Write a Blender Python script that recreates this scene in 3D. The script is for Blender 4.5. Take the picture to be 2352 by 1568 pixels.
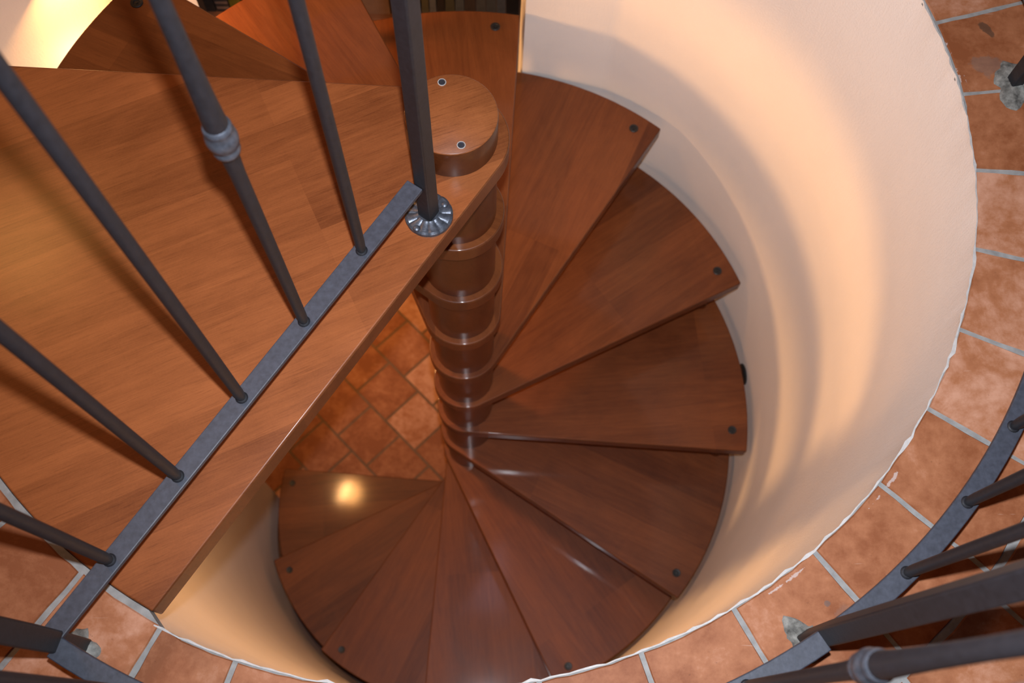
import bpy, bmesh, math, random
from math import sin, cos, pi, radians, degrees, acos, atan2, hypot
from mathutils import Vector, Matrix
random.seed(7)
for o in list(bpy.data.objects): bpy.data.objects.remove(o)
scene = bpy.context.scene
COL = scene.collection

# ---------------------------------------------------------------- scale and solved layout
S = 0.75                     # stair radius in metres; all layout numbers below are in stair radii
TH0 = 2.9841                 # heading of the landing's rear edge
DTH = 0.52585                # turn per step (30 degrees)
RISE = 0.2935
THICK = 0.05
RHUB = 0.1065
FLOOR_Z = -13 * RISE

# ---------------------------------------------------------------- camera
cam = bpy.data.cameras.new('camera'); camo = bpy.data.objects.new('camera', cam); COL.objects.link(camo)
camo.location = (0.0749*S, -1.0782*S, 1.7374*S)
camo.rotation_euler = (0.3594, -0.0238, 0.0)
cam.sensor_width = 36; cam.lens = 36.06; cam.clip_start = 0.02
cam.dof.use_dof = True; cam.dof.focus_distance = 1.42; cam.dof.aperture_fstop = 6.0
scene.camera = camo
scene.view_settings.view_transform = 'Standard'
scene.view_settings.look = 'None'
scene.view_settings.gamma = 1
scene.view_settings.use_curve_mapping = False
scene.view_settings.exposure = 0.0

# ---------------------------------------------------------------- world and lights
w = bpy.data.worlds.new('world'); scene.world = w; w.use_nodes = True
w.node_tree.nodes['Background'].inputs[0].default_value = (0.5, 0.6, 0.8, 1)
w.node_tree.nodes['Background'].inputs[1].default_value = 0.01

def light(name, kind, loc, power, color, **kw):
    l = bpy.data.lights.new(name, kind); o = bpy.data.objects.new(name, l); COL.objects.link(o)
    o.location = [c*S for c in loc]; l.energy = power; l.color = color
    rot = kw.pop('rot', None)
    for k, v in kw.items(): setattr(l, k, v)
    if rot: o.rotation_euler = rot
    return o
# the camera's pop-up flash, a few centimetres above the lens
light('camera_flash', 'SPOT', (0.078, -0.985, 1.775), 130, (0.91, 0.97, 1.06), shadow_soft_size=0.012,
      spot_size=radians(122), spot_blend=1.0, rot=(0.31, -0.26, 0))
# wall lamp of the lower room, just outside the well beyond the first step
LAMP = (-1.06, 0.66, -0.745)
def aim(d): return Vector(d).to_track_quat('-Z', 'Y').to_euler()
light('wall_lamp_light', 'AREA', LAMP, 11.0, (1.0, 0.50, 0.18), shape='DISK', size=0.13, rot=aim((0.86, -0.42, -0.16)))
light('wall_lamp_glow', 'POINT', (-1.07, 0.70, -0.80), 0.62, (1.0, 0.64, 0.28), shadow_soft_size=0.03)
# added warm fill lights for the second tread and the lower floor
light('tread_fill_light', 'AREA', (-1.04, 0.73, -0.41), 6.5, (1.0, 0.45, 0.13), shape='DISK', size=0.14, rot=aim((0.8, -0.15, -0.75)))
light('lower_floor_fill_light', 'AREA', (-0.75, 1.30, -1.30), 4.6, (1.0, 0.47, 0.15), shape='DISK', size=0.3, spread=radians(75))
# warm ceiling lamp of the upper room, out of frame to the upper left
light('ceiling_lamp_light', 'AREA', (-2.35, 1.25, 3.12), 23, (1.0, 0.42, 0.11), shape='DISK', size=0.45)
# dim daylight through a roof window over the stairwell
light('roof_window_light', 'AREA', (-0.04, 0.22, 3.05), 1.7, (0.50, 0.66, 1.0), shape='RECTANGLE', size=0.42, size_y=0.40)

# ---------------------------------------------------------------- node helpers
def mat(name):
    m = bpy.data.materials.new(name); m.use_nodes = True
    nt = m.node_tree; b = nt.nodes['Principled BSDF']
    return m, nt, b
def N(nt, t, **kw):
    n = nt.nodes.new(t)
    for k, v in kw.items():
        if k.startswith('i_'):
            n.inputs[int(k[2:])].default_value = v
        else: setattr(n, k, v)
    return n
def ramp(nt, src, stops):
    r = nt.nodes.new('ShaderNodeValToRGB'); e = r.color_ramp.elements
    while len(e) < len(stops): e.new(0.5)
    for x, (p, c) in zip(e, stops):
        x.position = p; x.color = c if len(c) == 4 else (*c, 1)
    nt.links.new(src, r.inputs[0]); return r.outputs[0]
def mixc(nt, fac, a, b, mode='MIX'):
    m = nt.nodes.new('ShaderNodeMix'); m.data_type = 'RGBA'; m.blend_type = mode
    for sock, v in ((m.inputs[0], fac), (m.inputs[6], a), (m.inputs[7], b)):
        if isinstance(v, bpy.types.NodeSocket): nt.links.new(v, sock)
        elif isinstance(v, tuple): sock.default_value = v if len(v) == 4 else (*v, 1)
        else: sock.default_value = v
    return m.outputs[2]
def mathn(nt, op, a, b=0.0):
    m = nt.nodes.new('ShaderNodeMath'); m.operation = op
    for s, v in ((m.inputs[0], a), (m.inputs[1], b)):
        if isinstance(v, bpy.types.NodeSocket): nt.links.new(v, s)
        else: s.default_value = v
    return m.outputs[0]
def coords(nt, scale=(1,1,1), rot=(0,0,0), rand=0.0, kind='Object'):
    tc = nt.nodes.new('ShaderNodeTexCoord'); mp = nt.nodes.new('ShaderNodeMapping')
    mp.inputs['Scale'].default_value = scale; mp.inputs['Rotation'].default_value = rot
    src = tc.outputs[kind]
    if rand:
        oi = nt.nodes.new('ShaderNodeObjectInfo'); va = nt.nodes.new('ShaderNodeVectorMath'); va.operation = 'ADD'
        cb = nt.nodes.new('ShaderNodeCombineXYZ')
        r = mathn(nt, 'MULTIPLY', oi.outputs['Random'], rand)
        nt.links.new(r, cb.inputs[0]); nt.links.new(mathn(nt, 'MULTIPLY', r, 0.37), cb.inputs[1])
        nt.links.new(src, va.inputs[0]); nt.links.new(cb.outputs[0], va.inputs[1]); src = va.outputs[0]
    nt.links.new(src, mp.inputs[0]); return mp.outputs[0]
def noise(nt, vec, scale, detail=4, rough=0.55, dist=0.0):
    n = N(nt, 'ShaderNodeTexNoise'); n.inputs['Scale'].default_value = scale; n.inputs['Detail'].default_value = detail
    n.inputs['Roughness'].default_value = rough; n.inputs['Distortion'].default_value = dist
    nt.links.new(vec, n.inputs['Vector']); return n.outputs[0]
def bump(nt, h, b, strength, dist):
    n = N(nt, 'ShaderNodeBump'); n.inputs['Strength'].default_value = strength; n.inputs['Distance'].default_value = dist
    nt.links.new(h, n.inputs['Height']); nt.links.new(n.outputs[0], b.inputs['Normal'])

# ---------------------------------------------------------------- materials
def wood_mat(name, light_c, dark_c, rot=0.0, stave=0.062, rough=0.44, rand=3.0, staves=True, coat=0.25, coat_r=0.09):
    m, nt, b = mat(name)
    v = coords(nt, rot=(0, 0, rot), rand=rand)
    if staves:
        br = N(nt, 'ShaderNodeTexBrick'); nt.links.new(v, br.inputs['Vector'])
        br.offset = 0.37; br.offset_frequency = 1; br.squash = 1
        br.inputs['Color1'].default_value = (0, 0, 0, 1); br.inputs['Color2'].default_value = (1, 1, 1, 1)
        br.inputs['Mortar'].default_value = (0.5, 0.5, 0.5, 1)
        br.inputs['Scale'].default_value = 1; br.inputs['Mortar Size'].default_value = 0
        br.inputs['Brick Width'].default_value = 0.62; br.inputs['Row Height'].default_value = stave
        tone = br.outputs[0]
    # fine grain along x
    mp = N(nt, 'ShaderNodeMapping'); mp.inputs['Scale'].default_value = (9, 240, 40); nt.links.new(v, mp.inputs[0])
    g1 = noise(nt, mp.outputs[0], 2.6, 5, 0.62, 0.5)
    mp2 = N(nt, 'ShaderNodeMapping'); mp2.inputs['Scale'].default_value = (1.5, 17, 6); nt.links.new(v, mp2.inputs[0])
    g2 = noise(nt, mp2.outputs[0], 2.2, 4, 0.6, 1.6)
    fl = noise(nt, v, 6.5, 5, 0.65, 0.8)
    mott = noise(nt, v, 330.0, 3, 0.7)
    f = mathn(nt, 'ADD', mathn(nt, 'MULTIPLY', g1, 0.26), mathn(nt, 'MULTIPLY', g2, 0.40))
    f = mathn(nt, 'ADD', f, mathn(nt, 'MULTIPLY', fl, 0.34))
    f = mathn(nt, 'ADD', f, mathn(nt, 'MULTIPLY', mathn(nt, 'SUBTRACT', mott, 0.5), 0.16))
    if staves:
        f = mathn(nt, 'ADD', f, mathn(nt, 'MULTIPLY', mathn(nt, 'SUBTRACT', tone, 0.5), 0.24))
    c = ramp(nt, f, [(0.27, dark_c), (0.71, light_c)])
    pores = ramp(nt, g1, [(0.33, (0.62, 0.56, 0.52)), (0.43, (1, 1, 1))])
    c = mixc(nt, 0.85 if not staves else 0.35, c, pores, 'MULTIPLY')
    nt.links.new(c, b.inputs['Base Color'])
    rr = nt.nodes.new('ShaderNodeMapRange'); nt.links.new(fl, rr.inputs[0])
    rr.inputs[3].default_value = rough - 0.05; rr.inputs[4].default_value = rough + 0.08
    nt.links.new(rr.outputs[0], b.inputs['Roughness'])
    b.inputs['Specular IOR Level'].default_value = 0.22
    b.inputs['Coat Weight'].default_value = coat; b.inputs['Coat Roughness'].default_value = coat_r
    bump(nt, g1, b, 0.08, 0.0005)
    return m
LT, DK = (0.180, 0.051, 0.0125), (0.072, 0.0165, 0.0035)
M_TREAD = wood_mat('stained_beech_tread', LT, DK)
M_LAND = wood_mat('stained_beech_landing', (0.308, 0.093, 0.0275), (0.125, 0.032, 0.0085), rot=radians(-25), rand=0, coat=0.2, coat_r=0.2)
M_CAP = wood_mat('stained_ash_cap', (0.34, 0.112, 0.036), (0.12, 0.032, 0.009), rot=radians(-22), rand=0, staves=False, coat=0.15, coat_r=0.25)
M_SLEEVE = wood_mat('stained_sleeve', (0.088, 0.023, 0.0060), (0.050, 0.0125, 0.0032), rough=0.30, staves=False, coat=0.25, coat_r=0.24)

M_TREAD_EDGE_SHADE = wood_mat('stained_tread_edge_shade', (0.105, 0.030, 0.0085), (0.050, 0.012, 0.0035), rough=0.40, coat=0.35, coat_r=0.14)  # tread wood darkened: shade of the upright faces put into the colour
M_LAND_EDGE_SHADE = wood_mat('stained_landing_edge_shade', (0.180, 0.055, 0.017), (0.085, 0.023, 0.006), rot=radians(-25), rand=0, coat=0.3, coat_r=0.16)  # landing wood, with the same side shade painted in
def shade_edge_faces(o):  # gives upright faces the shaded copy of the wood
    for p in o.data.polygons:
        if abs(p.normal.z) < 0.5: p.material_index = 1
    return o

def plaster_mat():
    m, nt, b = mat('brushed_plaster')
    v = coords(nt)
    n1 = noise(nt, v, 3.0, 5, 0.6); n2 = noise(nt, v, 260.0, 4, 0.75)
    mp = N(nt, 'ShaderNodeMapping'); mp.inputs['Scale'].default_value = (90, 90, 16); nt.links.new(v, mp.inputs[0])
    n3 = noise(nt, mp.outputs[0], 1.6, 5, 0.7, 0.6)
    c = ramp(nt, n1, [(0.3, (0.84, 0.795, 0.755)), (0.7, (0.89, 0.845, 0.805))])
    nt.links.new(c, b.inputs['Base Color']); b.inputs['Roughness'].default_value = 0.85
    b.inputs['Specular IOR Level'].default_value = 0.2
    h = mathn(nt, 'ADD', mathn(nt, 'MULTIPLY', n2, 0.8), mathn(nt, 'MULTIPLY', n3, 0.6))
    bump(nt, h, b, 0.55, 0.0016)
    return m
M_PLASTER = plaster_mat()

def plain(name, col, rough=0.7, metal=0.0, nscale=0, amt=0.15, spec=0.4, bstr=0.0):
    m, nt, b = mat(name)
    b.inputs['Roughness'].default_value = rough; b.inputs['Metallic'].default_value = metal
    b.inputs['Specular IOR Level'].default_value = spec
    v = coords(nt); n = noise(nt, v, nscale or 20, 4, 0.6)
    lo = tuple(c*(1-amt) for c in col); hi = tuple(min(1, c*(1+amt)) for c in col)
    nt.links.new(ramp(nt, n, [(0.3, lo), (0.7, hi)]), b.inputs['Base Color'])
    if bstr: bump(nt, n, b, bstr, 0.0008)
    return m
M_IRON = plain('forged_dark_iron', (0.0125, 0.0128, 0.0165), rough=0.52, metal=0.0, nscale=140, amt=0.25, spec=0.45, bstr=0.25)
M_BAR_LIT = plain('flat_bar_iron_lit', (0.040, 0.044, 0.060), rough=0.50, nscale=140, amt=0.25, spec=0.5, bstr=0.25)  # same iron, lightened and blued to paint in the flash sheen on top
M_IRON_L = plain('worn_cast_iron', (0.085, 0.093, 0.115), rough=0.38, metal=0.5, nscale=160, amt=0.35, bstr=0.4)
M_BLACK = plain('black_rubber_cap', (0.012, 0.012, 0.012), rough=0.45, nscale=60)
M_SCREW = plain('dark_steel_screw', (0.10, 0.11, 0.14), rough=0.35, metal=0.8, nscale=90)
M_RING = plain('bright_steel_rim', (0.62, 0.60, 0.58), rough=0.35, metal=0.5, nscale=60)
M_MORTAR = plain('grey_mortar', (0.17, 0.165, 0.15), rough=0.95, nscale=70, amt=0.7, spec=0.1, bstr=0.9)
M_GROUT = plain('grey_grout', (0.25, 0.247, 0.240), rough=0.95, nscale=60, amt=0.2, spec=0.1, bstr=0.4)
M_CREAM = plain('splashed_white_plaster', (0.50, 0.47, 0.45), rough=0.9, nscale=90, amt=0.15, spec=0.1, bstr=0.6)

def tile_mat():
    m, nt, b = mat('terracotta_tile')
    at = N(nt, 'ShaderNodeAttribute'); at.attribute_name = 'tone'
    v = coords(nt)
    n1 = noise(nt, v, 9.0, 6, 0.62, 0.6); n2 = noise(nt, v, 42.0, 5, 0.7); n3 = noise(nt, v, 150.0, 3, 0.6)
    f = mathn(nt, 'ADD', mathn(nt, 'MULTIPLY', n1, 0.62), mathn(nt, 'MULTIPLY', n2, 0.38))
    f = mathn(nt, 'ADD', f, mathn(nt, 'MULTIPLY', mathn(nt, 'SUBTRACT', at.outputs['Fac'], 0.5), 0.22))
    c = ramp(nt, f, [(0.34, (0.215, 0.066, 0.023)), (0.50, (0.330, 0.126, 0.056)), (0.66, (0.490, 0.250, 0.160))])
    sp = ramp(nt, n3, [(0.24, (0.45, 0.40, 0.38)), (0.33, (1, 1, 1))])
    c = mixc(nt, 0.55, c, sp, 'MULTIPLY')
    # pale scratches
    mp = N(nt, 'ShaderNodeMapping'); mp.inputs['Scale'].default_value = (14, 190, 1); mp.inputs['Rotation'].default_value = (0, 0, 0.75)
    nt.links.new(v, mp.inputs[0]); sc = noise(nt, mp.outputs[0], 1.3, 2, 0.5)
    c = mixc(nt, mathn(nt, 'MULTIPLY', ramp(nt, sc, [(0.735, (0, 0, 0)), (0.77, (1, 1, 1))]), 0.35), c, (0.55, 0.38, 0.30))
    # stains with a shape of their own: soot smudges, cement haze round a post, plaster smears along the rim
    wob = noise(nt, v, 30.0, 4, 0.7)
    def blob(px, py, rad, col, amt, stretch=(1, 1), rot=0.0):
        nonlocal c
        m1 = N(nt, 'ShaderNodeMapping'); m1.vector_type = 'TEXTURE'
        m1.inputs['Location'].default_value = (px*S, py*S, 0); m1.inputs['Rotation'].default_value = (0, 0, rot)
        m1.inputs['Scale'].default_value = (stretch[0], stretch[1], 1); nt.links.new(v, m1.inputs[0])
        ln = N(nt, 'ShaderNodeVectorMath', operation='LENGTH'); nt.links.new(m1.outputs[0], ln.inputs[0])
        d = mathn(nt, 'ADD', mathn(nt, 'DIVIDE', ln.outputs['Value'], rad*S), mathn(nt, 'MULTIPLY', mathn(nt, 'SUBTRACT', wob, 0.5), 2.4))
        k = ramp(nt, d, [(0.75, (1, 1, 1)), (1.0, (0, 0, 0))])
        c = mixc(nt, mathn(nt, 'MULTIPLY', k, amt), c, col)
    blob(1.100, 0.272, 0.013, (0.07, 0.040, 0.025), 0.75, (1.9, 0.7), radians(-55))
    blob(1.085, 0.185, 0.030, (0.16, 0.12, 0.10), 0.45, (1.3, 0.9), 0.3)
    blob(0.641, -0.886, 0.007, (0.10, 0.085, 0.08), 0.6)
    blob(0.668, -0.905, 0.020, (0.20, 0.12, 0.09), 0.35)
    blob(-0.625, -0.945, 0.030, (0.17, 0.12, 0.09), 0.4)
    for q, (dr, da0, da1) in enumerate(((1.037, 8.0, 13.5), (1.047, 5.5, 9.0), (1.033, 12, 17), (1.030, -45, -40), (1.027, -58, -52))):
        ln = N(nt, 'ShaderNodeVectorMath', operation='LENGTH'); nt.links.new(v, ln.inputs[0])
        sx = N(nt, 'ShaderNodeSeparateXYZ'); nt.links.new(v, sx.inputs[0])
        an = mathn(nt, 'ARCTAN2', sx.outputs[1], sx.outputs[0])
        band = mathn(nt, 'ABSOLUTE', mathn(nt, 'SUBTRACT', ln.outputs['Value'], dr*S))
        arc = mathn(nt, 'ABSOLUTE', mathn(nt, 'SUBTRACT', an, radians((da0+da1)/2)))
        d = mathn(nt, 'ADD', mathn(nt, 'DIVIDE', band, 0.0030), mathn(nt, 'MULTIPLY', mathn(nt, 'SUBTRACT', wob, 0.45), 8.0))
        k = ramp(nt, d, [(0.3, (1, 1, 1)), (0.6, (0, 0, 0))])
        k2 = mathn(nt, 'LESS_THAN', arc, radians((da1-da0)/2))
        c = mixc(nt, mathn(nt, 'MULTIPLY', mathn(nt, 'MULTIPLY', k, k2), 0.5), c, (0.55, 0.50, 0.48))
    nt.links.new(c, b.inputs['Base Color'])
    b.inputs['Roughness'].default_value = 0.62; b.inputs['Specular IOR Level'].default_value = 0.3
    bump(nt, n2, b, 0.25, 0.0015)
    return m
M_TILE = tile_mat()

# ---------------------------------------------------------------- object helpers
def finish(name, bm, m, parent=None, loc=None, rotz=None, bevel=0.0, segs=3, smooth=True, angle=35):
    me = bpy.data.meshes.new(name); bmesh.ops.recalc_face_normals(bm, faces=bm.faces); bm.to_mesh(me); bm.free()
    o = bpy.data.objects.new(name, me); COL.objects.link(o)
    for mm in (m if isinstance(m, (list, tuple)) else [m]): me.materials.append(mm)
    if parent: o.parent = parent
    if loc is not None: o.location = loc
    if rotz is not None: o.rotation_euler = (0, 0, rotz)
    if smooth:
        for p in me.polygons: p.use_smooth = True
        if hasattr(me, 'set_sharp_from_angle'): me.set_sharp_from_angle(angle=radians(angle))
    if bevel:
        bv = o.modifiers.new('bevel', 'BEVEL'); bv.width = bevel; bv.segments = segs; bv.limit_method = 'ANGLE'
        bv.angle_limit = radians(38); bv.harden_normals = False
    return o
def empty(name, label, cat, loc=(0, 0, 0), rotz=0, group=None):
    o = bpy.data.objects.new(name, None); COL.objects.link(o); o.empty_display_size = 0.05
    o.location = loc; o.rotation_euler = (0, 0, rotz); o['label'] = label; o['category'] = cat
    if group: o['group'] = group
    return o
def structure(o, label=None):
    o['kind'] = 'structure'
    if label: o['label'] = label
    return o
def extrude_poly(bm, pts, z0, z1):
    vs = [bm.verts.new((x, y, z0)) for x, y in pts]; vt = [bm.verts.new((x, y, z1)) for x, y in pts]
    n = len(pts)
    bm.faces.new(vt); bm.faces.new(vs[::-1])
    for i in range(n): bm.faces.new((vs[i], vs[(i+1) % n], vt[(i+1) % n], vt[i]))
def lathe(bm, prof, c=(0, 0, 0), n=40, mtx=None):
    rings = []
    for r, z in prof:
        ring = []
        if r < 1e-6:
            ring = [bm.verts.new((c[0], c[1], c[2]+z))]
        else:
            for i in range(n):
                a = 2*pi*i/n; ring.append(bm.verts.new((c[0]+r*cos(a), c[1]+r*sin(a), c[2]+z)))
        rings.append(ring)
    for A, B in zip(rings, rings[1:]):
        if len(A) == 1 and len(B) > 1:
            for i in range(n): bm.faces.new((A[0], B[i], B[(i+1) % n]))
        elif len(B) == 1 and len(A) > 1:
            for i in range(n): bm.faces.new((A[i], A[(i+1) % n], B[0]))
        elif len(A) > 1:
            for i in range(n): bm.faces.new((A[i], A[(i+1) % n], B[(i+1) % n], B[i]))
    if len(rings[0]) > 1: bm.faces.new(rings[0][::-1])
    if len(rings[-1]) > 1: bm.faces.new(rings[-1])
    if mtx: bmesh.ops.transform(bm, matrix=mtx, verts=bm.verts)
def box(bm, x0, x1, y0, y1, z0, z1, mtx=None):
    vs = [bm.verts.new((x, y, z)) for x in (x0, x1) for y in (y0, y1) for z in (z0, z1)]
    for f in ((0,1,3,2), (4,6,7,5), (0,4,5,1), (2,3,7,6), (0,2,6,4), (1,5,7,3)): bm.faces.new([vs[i] for i in f])
    if mtx: bmesh.ops.transform(bm, matrix=mtx, verts=vs)
def sweep(bm, path, w, t, up=Vector((0, 0, 1)), rounded=0.0):
    """flat bar of width w (horizontal) and thickness t (vertical) along path"""
    prof = [(-w/2, -t/2), (w/2, -t/2), (w/2, t/2), (-w/2, t/2)]
    rows = []
    for i, p in enumerate(path):
        a = path[max(i-1, 0)]; b = path[min(i+1, len(path)-1)]
        d = (Vector(b)-Vector(a)).normalized(); s = d.cross(up).normalized()
        rows.append([bm.verts.new(Vector(p)+s*u+up*v) for u, v in prof])
    for A, B in zip(rows, rows[1:]):
        for i in range(4): bm.faces.new((A[i], A[(i+1) % 4], B[(i+1) % 4], B[i]))
    bm.faces.new(rows[0]); bm.faces.new(rows[-1][::-1])
def rot2(x, y, a): return (x*cos(a)-y*sin(a), x*sin(a)+y*cos(a))

# ---------------------------------------------------------------- lip (upper edge of the well)
def lipr(a):
    # circle of radius 1.0457 centred slightly off the column
    cx, cy, R = -0.0217, 0.0234, 1.0457
    d = cx*cos(a)+cy*sin(a)
    return d + math.sqrt(max(R*R-(cx*cx+cy*cy)+d*d, 0))
def wallr(a):
    """inner radius of the well wall at heading a (radians, -230..80 deg)"""
    g = degrees(a)
    base = lipr(a)
    if g > 64:            # short flat panel before the doorway opening
        p0 = (1.042*cos(radians(64)), 1.042*sin(radians(64))); p1 = (1.012*cos(radians(80)), 1.012*sin(radians(80)))
        dx, dy = p1[0]-p0[0], p1[1]-p0[1]
        den = cos(a)*dy - sin(a)*dx
        return (p0[0]*dy - p0[1]*dx)/den
    if g > 30: return base + (1.042-base)*((g-30)/34)
    if g < -180: return 1.036
    if g < -150: return base + (1.036-base)*((-150-g)/30)
    return base

# ---------------------------------------------------------------- treads
def tread_outline(off, width, rh=RHUB, arc_n=20, hub_n=26, R=1.0):
    """outline in local frame rotated so that local x is the grain; nosing heading = off"""
    pts = []
    a_n = off; a_b = off + width; ac = acos(rh)
    pts.append((R*cos(a_n), R*sin(a_n)))
    for i in range(1, arc_n+1):
        a = a_n + width*i/arc_n; pts.append((R*cos(a), R*sin(a)))
    s = a_b + ac; e = a_n - ac + 2*pi
    for i in range(hub_n+1):
        a = s + (e-s)*i/hub_n; pts.append((rh*cos(a), rh*sin(a)))
    return [(x*S, y*S) for x, y in pts]

WID = radians(39)
def make_tread():
    root = empty('stair_tread', 'x', 'stair tread')
    off = -radians(15)
    bm = bmesh.new(); extrude_poly(bm, tread_outline(off, WID), -THICK*S, 0)
    shade_edge_faces(finish('tread_board', bm, [M_TREAD, M_TREAD_EDGE_SHADE], root, bevel=0.003))
    # bolt cap near the nosing's outer corner
    ba = off + radians(4.2); bx, by = 0.944*cos(ba)*S, 0.944*sin(ba)*S
    bm = bmesh.new(); lathe(bm, [(0.0112, -0.0005), (0.0112, 0.0018), (0.0098, 0.0026), (0.0062, 0.0022), (0.0050, 0.0004), (0.0028, 0.0004), (0.0025, 0.0022), (0, 0.0024)], (bx, by, 0), 28)
    finish('bolt_cap', bm, M_BLACK, root)
    # turned distance sleeve that ties this tread to the next one down
    bm = bmesh.new(); h0 = -THICK*S; h1 = -RISE*S
    lathe(bm, [(0.013, h1+0.0005), (0.017, h1+0.004), (0.0145, h1+0.012), (0.0125, h1+0.05), (0.0145, h0-0.012), (0.017, h0-0.004), (0.013, h0-0.0005)], (bx, by, 0), 24)
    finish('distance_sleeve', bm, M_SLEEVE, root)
    return root
tread_labels = [
 'dark wooden wedge tread directly below the landing, tucked under its rear edge at top left',
 'wooden wedge tread lit bright orange behind the post, second below the landing',
 'wooden wedge tread with straight grain reaching the doorway, between post and plaster wall end',
 'broad wooden wedge tread right of the round post cap, highest one against the plaster wall',
 'wooden wedge tread on the right with its corner halfway along the curved wall',
 'wooden wedge tread with horizontal front edge, beside the small black disc on the wall',
 'wooden tread at lower right, front edge slanting down to a bolt by the wall',
 'wooden wedge tread at bottom right half hidden by the tiled rim, eighth below landing',
 'shiny dark wooden tread pointing straight down to the bottom rim, ninth below landing',
 'narrow dark wooden tread with a bolt at the lower left edge of the well',
 'wooden tread at lower left just under the glowing bottom tread, pointed corner at the wall',
 'lowest wooden tread, glowing with lamp reflection, next to the lower tiled floor',
]
def dup(root, **props):
    r = root.copy(); COL.objects.link(r)
    for k, v in props.items(): r[k] = v
    for ch in list(root.children):
        c = ch.copy(); COL.objects.link(c); c.parent = r
        for g in list(ch.children):
            d = g.copy(); COL.objects.link(d); d.parent = c
    return r
proto = make_tread()
for k in range(1, 13):
    t = proto if k == 1 else dup(proto)
    t.location = (0, 0, -k*RISE*S); t.rotation_euler = (0, 0, TH0 - k*DTH + radians(15))
    t['label'] = tread_labels[k-1]; t['group'] = 'wooden treads of the spiral staircase'

# ---------------------------------------------------------------- landing
landing = empty('landing_platform', 'large wooden wedge landing with long staves under the straight railing', 'landing')
def landing_outline():
    rh = 0.112; pts = []
    # rear edge starts at heading TH0, open edge tangent to hub ends near -117.7 deg
    a0 = TH0; a1 = radians(-117.6)+2*pi
    for i in range(25):
        a = a0 + (a1-a0)*i/24; r = 1.0 + 0.018*min(1, i/8.0); pts.append((r*cos(a), r*sin(a)))
    s = a1 + acos(rh/1.018); e = a0 - acos(rh) + 2*pi
    for i in range(25):
        a = s + (e-s)*i/24; pts.append((rh*cos(a), rh*sin(a)))
    return [(x*S, y*S) for x, y in pts]
bm = bmesh.new(); extrude_poly(bm, landing_outline(), -THICK*1.1*S, 0)
shade_edge_faces(finish('landing_board', bm, [M_LAND, M_LAND_EDGE_SHADE], landing, bevel=0.003))

# ---------------------------------------------------------------- central column
column = empty('newel_column', 'round wooden central column of stacked sleeves with a flat disc cap', 'column', (0, 0, FLOOR_Z*S))
def colpart(name, bm, m, **k):
    o = finish(name, bm, m, column, **k); o.location = (0, 0, -FLOOR_Z*S); return o
for k in range(13):
    z1 = -k*RISE - THICK*(1.1 if k == 0 else 1); z0 = -(k+1)*RISE
    bm = bmesh.new(); lathe(bm, [(0.0885*S, z0*S+0.0003), (0.0885*S, z1*S-0.0003)], n=64)
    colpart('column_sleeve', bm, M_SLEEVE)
bm = bmesh.new(); lathe(bm, [(0.0885*S, 0.0004), (0.0892*S, 0.010), (0.0892*S, 0.057), (0.0885*S, 0.0600), (0.0865*S, 0.0614), (0, 0.0614)], n=72)
capo = colpart('column_cap', bm, [M_CAP, M_TREAD_EDGE_SHADE], angle=60); shade_edge_faces(capo)
for sx, sy in ((-0.019, 0.069), (0.020, -0.068)):
    bm = bmesh.new(); lathe(bm, [(0.0062, 0), (0.0062, 0.0009), (0.0050, 0.0010)], (sx*S, sy*S, 0.0612), 24)
    lathe(bm, [(0.0048, 0.0009), (0.0045, 0.0012), (0.0016, 0.0004), (0, 0.0004)], (sx*S, sy*S, 0.0612), 20)
    so = finish('cap_screw', bm, [M_RING, M_SCREW], capo)
    for p in so.data.polygons:
        c = p.center
        if hypot(c.x-sx*S, c.y-sy*S) < 0.0048 and c.z > 0.0614: p.material_index = 1

# ---------------------------------------------------------------- well wall
def ring_wall():
    bm = bmesh.new(); a0, a1 = radians(-183.5), radians(79.8); n = 300
    zs = [FLOOR_Z, -3.0, -2.2, -1.5, -1.0, -0.5, -0.15, -0.02, 0.002]
    inner, outer = [], []
    rnd = random.Random(3)
    for i in range(n+1):
        a = a0 + (a1-a0)*i/n; r = wallr(a)
        jit = 0.0022*sin(i*2.1)*rnd.random() + 0.0028*(rnd.random()-0.5)
        col = []; gg = degrees(a)
        bead = 0.0
        if -66 < gg < 24: bead = 0.0002 + 0.0060*max(0, abs(sin(gg*0.31)+0.6*sin(gg*0.83+1))*rnd.random()-0.45)
        low = gg < -117.2
        for z in zs:
            if low and z > -0.1: z = -0.06 + 0.001*z
            rr = r + (jit if z > -0.01 else 0) - (0.0 if z < -0.01 else 0.001)
            col.append(bm.verts.new((rr*cos(a)*S, rr*sin(a)*S, z*S)))
        inner.append(col)
        ro = 1.16
        outer.append([bm.verts.new((ro*cos(a)*S, ro*sin(a)*S, z*S)) for z in (FLOOR_Z, -0.30)])
        rt = r+max(jit, 0)+0.0012+bead
        top = bm.verts.new((rt*cos(a)*S, rt*sin(a)*S, (-0.0600 if low else 0.0012)*S))
        col.append(top)
    for v in outer[-1]: v.co.x, v.co.y = 0.171*S, 1.15*S
    for A, B in zip(inner, inner[1:]):
        for i in range(len(A)-1):
            f = bm.faces.new((A[i], B[i], B[i+1], A[i+1])); f.material_index = 1 if i == len(A)-2 else 0
    for A, B in zip(outer, outer[1:]): bm.faces.new((A[0], A[1], B[1], B[0]))
    # end faces
    for I, O in ((inner[0], outer[0]), (inner[-1], outer[-1])):
        for i in range(len(zs)-1):
            pass
        lo, mid = I[0], I[5]
        bm.faces.new((I[0], I[1], I[2], I[3], I[4], I[5], O[1], O[0]))
    return bm
structure(finish('wall_curved', ring_wall(), [M_PLASTER, M_CREAM], angle=50), 'curved cream plaster wall around the stairwell')
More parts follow.
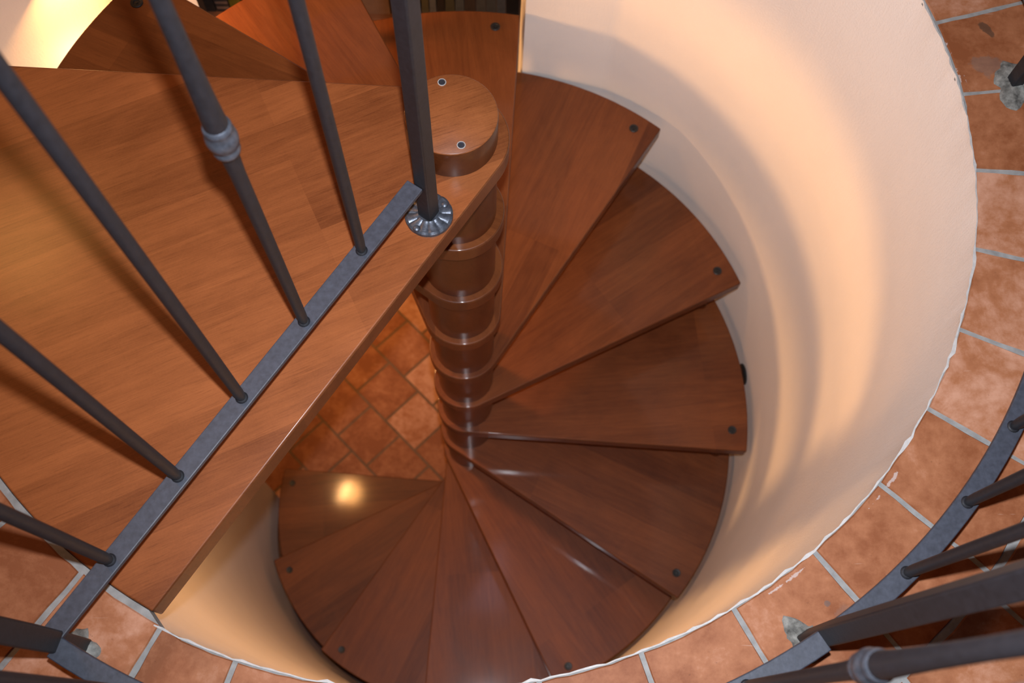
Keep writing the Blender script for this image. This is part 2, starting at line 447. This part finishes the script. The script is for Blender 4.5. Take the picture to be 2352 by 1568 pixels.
# lintel band that closes the circle above the doorway opening
bm = bmesh.new(); L = []
for i in range(41):
    a = radians(80.3 + (121-80.3)*i/40); r = 1.036 if i else 1.012
    L.append([bm.verts.new((rr*cos(a)*S, rr*sin(a)*S, z*S)) for rr, z in ((r, 0.0), (r, -0.34), (1.16, -0.34), (1.16, 0.0))])
for A, B in zip(L, L[1:]):
    for i in range(4): bm.faces.new((A[i], B[i], B[(i+1) % 4], A[(i+1) % 4]))
bm.faces.new(L[0]); bm.faces.new(L[-1][::-1])
structure(finish('wall_lintel', bm, M_PLASTER, smooth=False), 'plaster band above the doorway opening')

# skirting at the foot of the wall
bm = bmesh.new(); rows = []
for i in range(161):
    a = radians(-183.4 + (78+183.4)*i/160); r = wallr(a)
    rows.append([bm.verts.new((rr*cos(a)*S, rr*sin(a)*S, z*S)) for rr, z in ((r-0.001, FLOOR_Z), (r-0.016, FLOOR_Z), (r-0.016, FLOOR_Z+0.10), (r-0.001, FLOOR_Z+0.10))])
for A, B in zip(rows, rows[1:]):
    for i in range(4): bm.faces.new((A[i], B[i], B[(i+1) % 4], A[(i+1) % 4]))
bm.faces.new(rows[0]); bm.faces.new(rows[-1][::-1])
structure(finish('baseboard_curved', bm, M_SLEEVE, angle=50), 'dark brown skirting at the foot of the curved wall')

# ---------------------------------------------------------------- upper floor: radial terracotta tiles in grout
HALF = 2.9
def floor_upper():
    bm = bmesh.new(); tl = bm.loops.layers.color.new('tone')
    rnd = random.Random(11)
    # grout bed: annulus from the lip to a square
    n = 180; ins = []; outs = []
    for i in range(n):
        a = 2*pi*i/n; g = (degrees(a)+180) % 360-180
        r = lipr(a)+0.001
        if g < -117.6 or g > 171: r = 1.0185
        elif g > 120: r = min(1.9/(sin(a)-cos(a)), 1.5)
        ins.append(bm.verts.new((r*cos(a)*S, r*sin(a)*S, -0.0022)))
        k = HALF/max(abs(cos(a)), abs(sin(a)))
        outs.append(bm.verts.new((k*cos(a)*S, k*sin(a)*S, -0.0022)))
    for i in range(n):
        f = bm.faces.new((ins[i], outs[i], outs[(i+1) % n], ins[(i+1) % n])); f.material_index = 1
    # slab edge down
    dn = [bm.verts.new((v.co.x, v.co.y, -0.03*S)) for v in ins]
    for i in range(n):
        f = bm.faces.new((ins[i], ins[(i+1) % n], dn[(i+1) % n], dn[i])); f.material_index = 1
    def tile(a0, a1, rfun0, r1, gr=0.0043):
        tone = rnd.random()
        def gapped(r): return gr/r
        pts = []; m = 7
        j = lambda: (rnd.random()-0.5)*0.0022
        for i in range(m+1):
            a = a0+gapped(1.05)+(a1-a0-2*gapped(1.05))*i/m; pts.append((a, rfun0(a)+j()*1.2))
        for i in range(1, 6):
            r = rfun0(a1)+(r1-rfun0(a1))*i/6; pts.append((a1-gapped(r)+j(), r))
        for i in range(m+1):
            a = a1-gapped(r1)-(a1-a0-2*gapped(r1))*i/m; pts.append((a, r1+j()*1.2))
        for i in range(1, 6):
            r = r1+(rfun0(a0)-r1)*i/6; pts.append((a0+gapped(r)+j(), r))
        vt = [(r*cos(a)*S, r*sin(a)*S) for a, r in pts]
        if any(max(abs(x), abs(y)) > HALF*S*0.998 for x, y in vt): return
        for x, y in vt:
            q = atan2(y, x)
            if radians(118) < q < radians(171.5) and hypot(x, y)/S < min(1.9/(sin(q)-cos(q)), 1.5)+0.01: return
        cx = sum(p[0] for p in vt)/len(vt); cy = sum(p[1] for p in vt)/len(vt)
        top = []; low = []
        for x, y in vt:
            d = hypot(x-cx, y-cy); k = (d-0.0018)/d
            top.append(bm.verts.new((cx+(x-cx)*k, cy+(y-cy)*k, 0.0))); low.append(bm.verts.new((x, y, -0.0024)))
        fs = [bm.faces.new(top)]
        q = len(top)
        for i in range(q): fs.append(bm.faces.new((low[i], low[(i+1) % q], top[(i+1) % q], top[i])))
        for f in fs:
            f.material_index = 0
            for l in f.loops: l[tl] = (tone, tone, tone, 1)
    def inner(a):
        g = (degrees(a)+180) % 360-180
        if g < -117.6 or g > 171.0: return 1.030
        if g < -100: return 1.030 + (lipr(a)+0.0032-1.030)*min(1, (g+117.6)/5)
        return lipr(a)+(0.0085 if g > 4 else 0.0032)
    st = 9.72
    joints = [16.2-st*i for i in range(12)]          # 16.2 ... -90.7
    joints += [-99.6, -108.6, -116.2, -125.4, -134.3]
    a = -134.3
    while a > 26-360+4: a -= st; joints.append(a)
    joints[-1] = 16.2+st-360
    joints.append(16.2-360)
    for b, c in zip(joints, joints[1:]):
        tile(radians(c), radians(b), inner, 1.244)
    r0 = 1.257; nt_ = 37; offs = -43.4
    while r0 < HALF*1.45:
        r1 = r0+0.205
        for i in range(nt_):
            a0 = radians(offs+360/nt_*i+(4.6 if False else 0)); tile(a0, a0+radians(360/nt_), (lambda aa, r=r0: r), r1)
        r0 = r1+0.018; nt_ = int(round(2*pi*(r0+0.1)/0.205)); offs += 3.1
    return bm
structure(finish('floor', floor_upper(), [M_TILE, M_GROUT], smooth=False), 'terracotta tiled upper floor around the stairwell')

# concrete slab under the upper floor, with the round hole
bm = bmesh.new(); n = 120; rings = []
for i in range(n):
    a = 2*pi*i/n; k = HALF/max(abs(cos(a)), abs(sin(a))); hr = 1.165
    if radians(120) < a < radians(171): hr = min(1.9/(sin(a)-cos(a)), 1.5)
    rings.append([bm.verts.new((r*cos(a)*S, r*sin(a)*S, z*S)) for r, z in ((hr, -0.004), (k, -0.004), (k, -0.33), (hr, -0.33))])
for i in range(n):
    A, B = rings[i], rings[(i+1) % n]
    for q in range(4): bm.faces.new((A[q], B[q], B[(q+1) % 4], A[(q+1) % 4]))
structure(finish('ceiling_lower', bm, plain('lower_ceiling_paint', (0.6, 0.55, 0.48), 0.9), smooth=False), 'plastered ceiling of the lower room')

# lower floor: rectangular terracotta tiles in running bond
def floor_lower():
    bm = bmesh.new(); tl = bm.loops.layers.color.new('tone'); rnd = random.Random(5)
    H = 2.9
    vs = [bm.verts.new((x*S, y*S, FLOOR_Z*S-0.0015)) for x, y in ((-H, -1.4), (H, -1.4), (H, 2.2), (-H, 2.2))]
    f = bm.faces.new(vs); f.material_index = 1
    th = radians(-45.5); tx, ty = cos(th), sin(th); nx, ny = -ty, tx
    W, LN, g = 0.249, 0.240, 0.006
    # long joint lines at n = 0.012 + k*W ; across joints shift per row
    for k in range(-16, 17):
        n0 = 0.012+k*W; sh = (-0.970 if k % 2 == 0 else -0.850)
        for j in range(-18, 19):
            t0 = sh+j*LN
            c = [(n0+g, t0+g), (n0+W-g, t0+g), (n0+W-g, t0+LN-g), (n0+g, t0+LN-g)]
            P = [(a*nx+b*tx, a*ny+b*ty) for a, b in c]
            if any(abs(x) > H-0.01 or y > 2.19 or y < -1.39 for x, y in P): continue
            if all(hypot(x, y) > 1.04 and y < -0.3 for x, y in P): continue
            tone = rnd.random(); e = 0.002/S
            top = []; low = []
            cx = sum(p[0] for p in P)/4; cy = sum(p[1] for p in P)/4
            for x, y in P:
                top.append(bm.verts.new((cx*S+(x-cx)*S*0.985, cy*S+(y-cy)*S*0.985, FLOOR_Z*S))); low.append(bm.verts.new((x*S, y*S, FLOOR_Z*S-0.002)))
            fs = [bm.faces.new(top)]+[bm.faces.new((low[i], low[(i+1) % 4], top[(i+1) % 4], top[i])) for i in range(4)]
            for f in fs:
                for l in f.loops: l[tl] = (tone, tone, tone, 1)
    return bm
M_GROUT_D = plain('brown_grout', (0.16, 0.10, 0.065), rough=0.9, nscale=40, spec=0.1)
structure(finish('floor_lower', floor_lower(), [M_TILE, M_GROUT_D], smooth=False), 'terracotta tiled floor of the lower room seen past the column')

# plastered wall just outside the well that carries the wall lamp
bm = bmesh.new(); u = Vector((-0.7071, -0.7071)); e0 = Vector((-0.85, 1.05)); nn = Vector((-0.7071, 0.7071))
pp = [e0, e0+u*1.30, e0+u*1.30+nn*0.12, e0+nn*0.12]
extrude_poly(bm, [(p.x*S, p.y*S) for p in pp], FLOOR_Z*S, 0.0)
structure(finish('wall_lower_doorway', bm, M_PLASTER, smooth=False), 'stucco wall glowing yellow from the lamp beyond the first tread')

# room shells
M_ROOM = plain('warm_white_paint', (0.42, 0.38, 0.34), 0.9, nscale=4, amt=0.05)
def slab(name, x0, x1, y0, y1, z0, z1, label):
    bm = bmesh.new(); box(bm, x0*S, x1*S, y0*S, y1*S, z0*S, z1*S)
    structure(finish(name, bm, M_ROOM, smooth=False), label)
H = HALF
slab('wall_left', -H-0.15, -H, -H, H, 0.0, 3.2, 'white wall left of the upper room')
slab('wall_right', H, H+0.15, -H, H, 0.0, 3.2, 'white wall right of the upper room')
slab('wall_back', -H-0.15, H+0.15, H, H+0.15, 0.0, 3.2, 'white wall behind the stairwell upstairs')
slab('wall_front', -H-0.15, H+0.15, -H-0.15, -H, 0.0, 3.2, 'white wall behind the viewer upstairs')
slab('ceiling', -H-0.15, H+0.15, -H-0.15, H+0.15, 3.2, 3.3, 'white ceiling of the upper room')
slab('wall_lower_back', -H, H, 2.2, 2.35, FLOOR_Z, -0.33, 'rear wall of the lower room')
slab('wall_lower_left', -H-0.15, -H, -1.4, 2.2, FLOOR_Z, -0.33, 'left wall of the lower room')
slab('wall_lower_right', H, H+0.15, -1.4, 2.2, FLOOR_Z, -0.33, 'right wall of the lower room')
slab('wall_lower_front', -H, H, -1.5, -1.4, FLOOR_Z, -0.33, 'front wall of the lower room')

# ---------------------------------------------------------------- wall disc (bracket plate) beside tread
a = radians(8.0); r = wallr(a)
br = empty('wall_bracket', 'small black round bracket plate fixed to the curved wall beside a tread edge', 'bracket', (r*cos(a)*S, r*sin(a)*S, -1.835*S), a)
M90 = Matrix.Rotation(-pi/2, 4, 'Y')
bm = bmesh.new(); lathe(bm, [(0.030, 0.0), (0.030, 0.004), (0.026, 0.0075), (0.012, 0.009), (0.010, 0.013), (0, 0.013)], n=36, mtx=M90)
finish('bracket_plate', bm, M_BLACK, br)
bm = bmesh.new(); lathe(bm, [(0.0062, 0.013), (0.0055, 0.016), (0, 0.0168)], n=20, mtx=M90)
finish('bracket_screw', bm, M_SCREW, br)

# ---------------------------------------------------------------- railings
BARZ = 0.130; RAILZ = 1.38; RR = 1.122
def railr(g): t = min(1, max(0, (g+20)/35)); return RR+0.034*t*t*(3-2*t)
def baluster_mesh(collar_z=None):
    """round bar tapering slightly at the foot, with a turned swelling if collar_z is set"""
    r = 0.0072; z1 = (RAILZ-BARZ)*S
    prof = [(0.0052, 0), (0.0062, 0.004), (0.0068, 0.02), (r, 0.15)]
    if collar_z:
        c = (collar_z-BARZ)*S
        prof += [(0.0078, c-0.055), (0.0090, c-0.022), (0.0112, c+0.018), (0.0096, c+0.06), (0.0082, c+0.12), (r, c+0.2)]
    prof += [(r, z1)]
    bm = bmesh.new(); lathe(bm, prof, n=20); return bm
def baluster(parent, x, y, collar=None, h0=BARZ):
    o = finish('baluster', baluster_mesh(collar), M_IRON, parent, loc=Vector((x*S, y*S, (h0+0.004)*S))-parent.location, angle=60)
    # small weld bead where the bar meets the flat iron
    bm = bmesh.new(); lathe(bm, [(0.0082, -0.0036), (0.0078, -0.0026), (0.0060, -0.0012)], n=18)
    finish('weld_bead', bm, M_IRON, o)
    if collar:
        c = (collar-BARZ)*S
        bm = bmesh.new()
        lathe(bm, [(0.0085, c-0.020), (0.0118, c-0.0185), (0.0128, c-0.0145), (0.0118, c-0.0105), (0.0112, c-0.009),
                   (0.0140, c-0.004), (0.0148, c+0.003), (0.0140, c+0.010), (0.0116, c+0.0145), (0.0128, c+0.017), (0.0132, c+0.020), (0.0118, c+0.024), (0.0085, c+0.026)], n=28)
        finish('collar', bm, M_IRON_L, o, angle=60)
    return o
def post(parent, x, y, rz, z0=0.0, size=0.0225, worn=False, z1=RAILZ):
    s = size/2; c = 0.0018; sec = [(-s+c, -s), (s-c, -s), (s, -s+c), (s, s-c), (s-c, s), (-s+c, s), (-s, s-c), (-s, -s+c)]
    bm = bmesh.new(); rows = []
    zz = [(z0*S, 0.80), (z0*S+0.012, 0.84), (z0*S+0.05, 0.90), (BARZ*S-0.004, 0.97), (BARZ*S+0.03, 1.0), (z1*S, 1.0)] if worn else [(z0*S, 1), (z1*S, 1)]
    for z, k in zz: rows.append([bm.verts.new((px*k, py*k, z)) for px, py in sec])
    for A, B in zip(rows, rows[1:]):
        for i in range(8): bm.faces.new((A[i], A[(i+1) % 8], B[(i+1) % 8], B[i]))
    bm.faces.new(rows[0][::-1]); bm.faces.new(rows[-1])
    return finish('post', bm, M_IRON, parent, loc=Vector((x*S, y*S, 0))-parent.location, rotz=rz, bevel=0.0008, segs=2, angle=30)

# straight railing over the landing's open edge
PA = Vector((-0.041, -0.172, 0)); PB = Vector((-0.585, -0.967, 0)); dirv = (PB-PA).normalized(); hd = atan2(dirv.y, dirv.x)
rail = empty('stair_railing', 'dark wrought iron railing around the stairwell, straight over the landing and curved on tiles', 'railing', (PA.x*S, PA.y*S, 0))
post(rail, PA.x, PA.y, hd, z0=0.008)
bm = bmesh.new()
# scalloped cast flange
nseg = 96; prof = [(0.0115, 0.0085), (0.0150, 0.0100), (0.0185, 0.0082), (0.0310, 0.0068), (0.0338, 0.0045), (0.0342, 0.0)]
rows = []
for r0_, z_ in prof:
    row = []
    for i in range(nseg):
        t = 2*pi*i/nseg; fl = abs(sin(t*6))**0.6
        dz = (0.0016*(fl-0.6)) if 0.017 < r0_ < 0.034 else 0
        rad = r0_*(1+(0.012*fl if r0_ > 0.033 else 0))
        row.append(bm.verts.new((rad*cos(t), rad*sin(t), max(0, z_+dz))))
    rows.append(row)
for A, B in zip(rows, rows[1:]):
    for i in range(nseg): bm.faces.new((A[i], A[(i+1) % nseg], B[(i+1) % nseg], B[i]))
bm.faces.new(rows[0]); bm.faces.new(rows[-1][::-1])
fl = finish('flange', bm, M_IRON_L, rail, loc=(0, 0, 0.0003), angle=25)
fx, fy = PA.x, PA.y
for sx, sy in ((-0.010-fx, -0.153-fy), (-0.064-fx, -0.206-fy)):
    bm = bmesh.new(); lathe(bm, [(0.0056, 0.0052), (0.0056, 0.0066), (0.0044, 0.0092), (0.0022, 0.0104), (0, 0.0106)], (sx*S*0.95, sy*S*0.95, 0), 20)
    finish('flange_screw', bm, M_IRON_L, fl)
bw, bt = 0.0250, 0.0080
nrm = Vector((-dirv.y, dirv.x, 0)); P0 = PA+dirv*0.0155-nrm*0.011; P1 = PB-dirv*0.0155-nrm*0.004
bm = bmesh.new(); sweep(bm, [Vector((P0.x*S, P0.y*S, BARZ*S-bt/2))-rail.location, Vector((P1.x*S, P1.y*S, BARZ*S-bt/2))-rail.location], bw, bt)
finish('bottom_bar', bm, M_BAR_LIT, rail, bevel=0.0012, segs=2, smooth=False)
LEN = (PB-PA).length
for i, f in enumerate([0.179, 0.345, 0.514, 0.678, 0.843]):
    q = PA+dirv*(LEN*f)-nrm*(0.0105-0.004*f); baluster(rail, q.x, q.y, 0.695 if i == 1 else None)
bm = bmesh.new(); sweep(bm, [Vector((PA.x*S, PA.y*S, RAILZ*S+0.008))-rail.location, Vector((PB.x*S, PB.y*S, RAILZ*S+0.008))-rail.location], 0.040, 0.016)
finish('handrail', bm, M_IRON, rail, bevel=0.004, smooth=False)

# curved railing on the tiled floor around the well
crail = rail      # one welded railing: the straight run on the landing and the curved run on the tiles share a post
posts = [-121.2, -57.6, 7.2]
def mortar(parent, seed, rad=0.030, loc=(0, 0, 0)):
    rnd = random.Random(seed); bm = bmesh.new(); n = 40
    ph = [rnd.random()*6 for _ in range(5)]
    rings = []
    for lv, (k, z) in enumerate(((1.0, 0.0004), (0.86, 0.0030), (0.62, 0.0042), (0.35, 0.0060))):
        ring = []
        for i in range(n):
            t = 2*pi*i/n
            r = rad*(1+0.25*sin(2*t+ph[0])+0.16*sin(3*t+ph[1])+0.10*sin(5*t+ph[2])+0.06*sin(9*t+ph[3]))*k+0.0025*(rnd.random()-0.5)
            ring.append(bm.verts.new((r*cos(t), r*sin(t), z+(0.0018*rnd.random() if lv else 0))))
        rings.append(ring)
    for A, B in zip(rings, rings[1:]):
        for i in range(n): bm.faces.new((A[i], A[(i+1) % n], B[(i+1) % n], B[i]))
    bm.faces.new(rings[-1])
    return finish('mortar_patch', bm, M_MORTAR, parent, loc=loc, angle=80)
for i, g in enumerate(posts):
    a = radians(g); pr_ = [1.118, 1.118, 1.142][i]
    p = post(crail, pr_*cos(a), pr_*sin(a), a+[0.3, 0.0, 0.1][i], worn=True, size=[0.026, 0.0235, 0.0235][i])
    mortar(p, 20+i, [0.020, 0.024, 0.034][i])
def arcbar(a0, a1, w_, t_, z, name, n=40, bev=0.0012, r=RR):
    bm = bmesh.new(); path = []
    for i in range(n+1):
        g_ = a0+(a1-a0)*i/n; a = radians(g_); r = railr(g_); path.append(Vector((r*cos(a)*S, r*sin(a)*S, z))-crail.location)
    sweep(bm, path, w_, t_); finish(name, bm, M_BAR_LIT if name == 'bottom_bar' else M_IRON, crail, bevel=bev, segs=2, angle=30)
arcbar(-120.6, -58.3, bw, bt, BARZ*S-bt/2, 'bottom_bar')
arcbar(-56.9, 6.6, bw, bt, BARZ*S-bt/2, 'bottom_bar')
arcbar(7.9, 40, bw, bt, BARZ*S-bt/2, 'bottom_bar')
arcbar(-121.2, 40, 0.040, 0.016, RAILZ*S+0.008, 'handrail', n=90, bev=0.004)
for g0, g1 in ((-57.6, 7.2), (-121.2, -57.6)):
    for j in range(1, 8):
        g = g1+(g0-g1)*j/8; a = radians(g)
        baluster(crail, railr(g)*cos(a), railr(g)*sin(a), 0.652 if abs(g+65.5) < 1.5 else None)
for g in (15.3, 23.4, 31.5): baluster(crail, railr(g)*cos(radians(g)), railr(g)*sin(radians(g)))

# ---------------------------------------------------------------- bookcase in the lower room, behind the opening
M_SHELF = plain('brown_shelf_board', (0.13, 0.055, 0.028), 0.5, nscale=12, amt=0.25)
YB = 1.55; SH = -1.655
bc = empty('bookcase', 'dark brown bookcase standing in the lower room beyond the doorway opening', 'bookcase', (-0.38*S, (YB+0.16)*S, FLOOR_Z*S))
def bpart(name, x0, x1, y0, y1, z0, z1, m=M_SHELF):
    bm = bmesh.new(); box(bm, x0*S, x1*S, y0*S, y1*S, z0*S, z1*S); bmesh.ops.translate(bm, verts=bm.verts, vec=-bc.location)
    return finish(name, bm, m, bc, bevel=0.0012, segs=2, smooth=False)
bpart('side_panel', -1.33, -1.30, YB-0.02, YB+0.36, FLOOR_Z, -0.95); bpart('side_panel', 0.52, 0.55, YB-0.02, YB+0.36, FLOOR_Z, -0.95)
bpart('back_panel', -1.30, 0.52, YB+0.34, YB+0.36, FLOOR_Z+0.05, -0.97)
for z in (-3.7, -3.2, -2.7, -2.2, SH+0.045, -0.99): bpart('shelf', -1.30, 0.52, YB-0.02, YB+0.34, z-0.045, z)
SHT = SH+0.045
bookdefs = [  # x0, width, height, colour, label
 (-1.045, 0.038, 0.42, (0.030, 0.030, 0.034), 'black book at the left of the upper shelf row'),
 (-1.003, 0.052, 0.36, (0.040, 0.038, 0.045), 'dark book with pale bands on its spine, left of the olive book'),
 (-0.947, 0.046, 0.40, (0.135, 0.120, 0.012), 'olive green book in the gap between two treads'),
 (-0.898, 0.040, 0.36, (0.055, 0.012, 0.014), 'dark red book right of the olive book'),
 (-0.262, 0.058, 0.36, (0.008, 0.008, 0.010), 'black book nearest the iron post'),
 (-0.200, 0.028, 0.33, (0.100, 0.075, 0.030), 'golden brown book leaning beside the black one'),
 (-0.169, 0.026, 0.34, (0.135, 0.120, 0.100), 'pale beige book behind the straight-grained tread'),
 (-0.140, 0.030, 0.31, (0.025, 0.016, 0.010), 'dark brown book between two pale ones'),
 (-0.107, 0.036, 0.35, (0.075, 0.062, 0.030), 'olive brown book near the middle of the tread arc'),
 (-0.068, 0.034, 0.33, (0.085, 0.085, 0.078), 'grey book near the middle of the tread arc'),
 (-0.031, 0.042, 0.36, (0.055, 0.035, 0.024), 'brown book right of the grey one'),
 (0.014, 0.036, 0.34, (0.080, 0.075, 0.068), 'wide grey book in the right half of the row'),
 (0.053, 0.038, 0.34, (0.070, 0.070, 0.068), 'grey book beside the bluish one'),
 (0.094, 0.034, 0.36, (0.080, 0.085, 0.095), 'bluish grey book before the last black one'),
 (0.131, 0.050, 0.38, (0.008, 0.008, 0.009), 'black book at the right end beside the plaster wall edge'),
]
M_PAGES = plain('book_pages', (0.40, 0.34, 0.26), 0.9, nscale=100)
for k, (x0, wd, h, colr, lab) in enumerate(bookdefs):
    b = empty('book', lab, 'book', ((x0+wd/2)*S, (YB+0.005)*S, SHT*S), 0, 'books on the lower room shelf')
    bm = bmesh.new(); w_ = wd*S/2-0.0004; d_ = 0.24*S; hh = h*S; t = 0.0022
    box(bm, -w_, -w_+t, 0, d_, 0, hh); box(bm, w_-t, w_, 0, d_, 0, hh); box(bm, -w_+t, w_-t, 0, t, 0, hh)
    cv = finish('cover', bm, plain('cover_%d' % k, tuple(q*0.5 for q in colr), 0.55, nscale=50, amt=0.3), b, smooth=False)
    bm = bmesh.new(); box(bm, -w_+t, w_-t, t, d_-0.004, 0.003, hh-0.004)
    finish('page_block', bm, M_PAGES, b, smooth=False)
    if k == 1:
        for q in range(7):
            bm = bmesh.new(); box(bm, -w_+0.001, w_-0.001, -0.0008, 0.0002, hh*0.05+q*hh*0.042*2, hh*0.05+q*hh*0.042*2+hh*0.035)
            finish('spine_band', bm, plain('spine_band_%d' % q, (0.13, 0.09, 0.08), 0.6), cv, smooth=False)
    if k == 5: b.rotation_euler = (0, 0, 0)
bx = empty('storage_box', 'tan cardboard box on the shelf left of the black book, beside the iron post', 'box', (-0.40*S, (YB+0.005)*S, SHT*S))
bm = bmesh.new(); box(bm, -0.075*S, 0.075*S, 0, 0.26*S, 0, 0.2*S)
finish('box_body', bm, plain('tan_card', (0.13, 0.07, 0.045), 0.8, nscale=30), bx, bevel=0.001, smooth=False)
bm = bmesh.new(); box(bm, -0.079*S, 0.079*S, -0.003, 0.264*S, 0.2*S, 0.235*S)
finish('box_lid', bm, plain('tan_card_lid', (0.15, 0.08, 0.05), 0.8, nscale=30), bx, bevel=0.001, smooth=False)
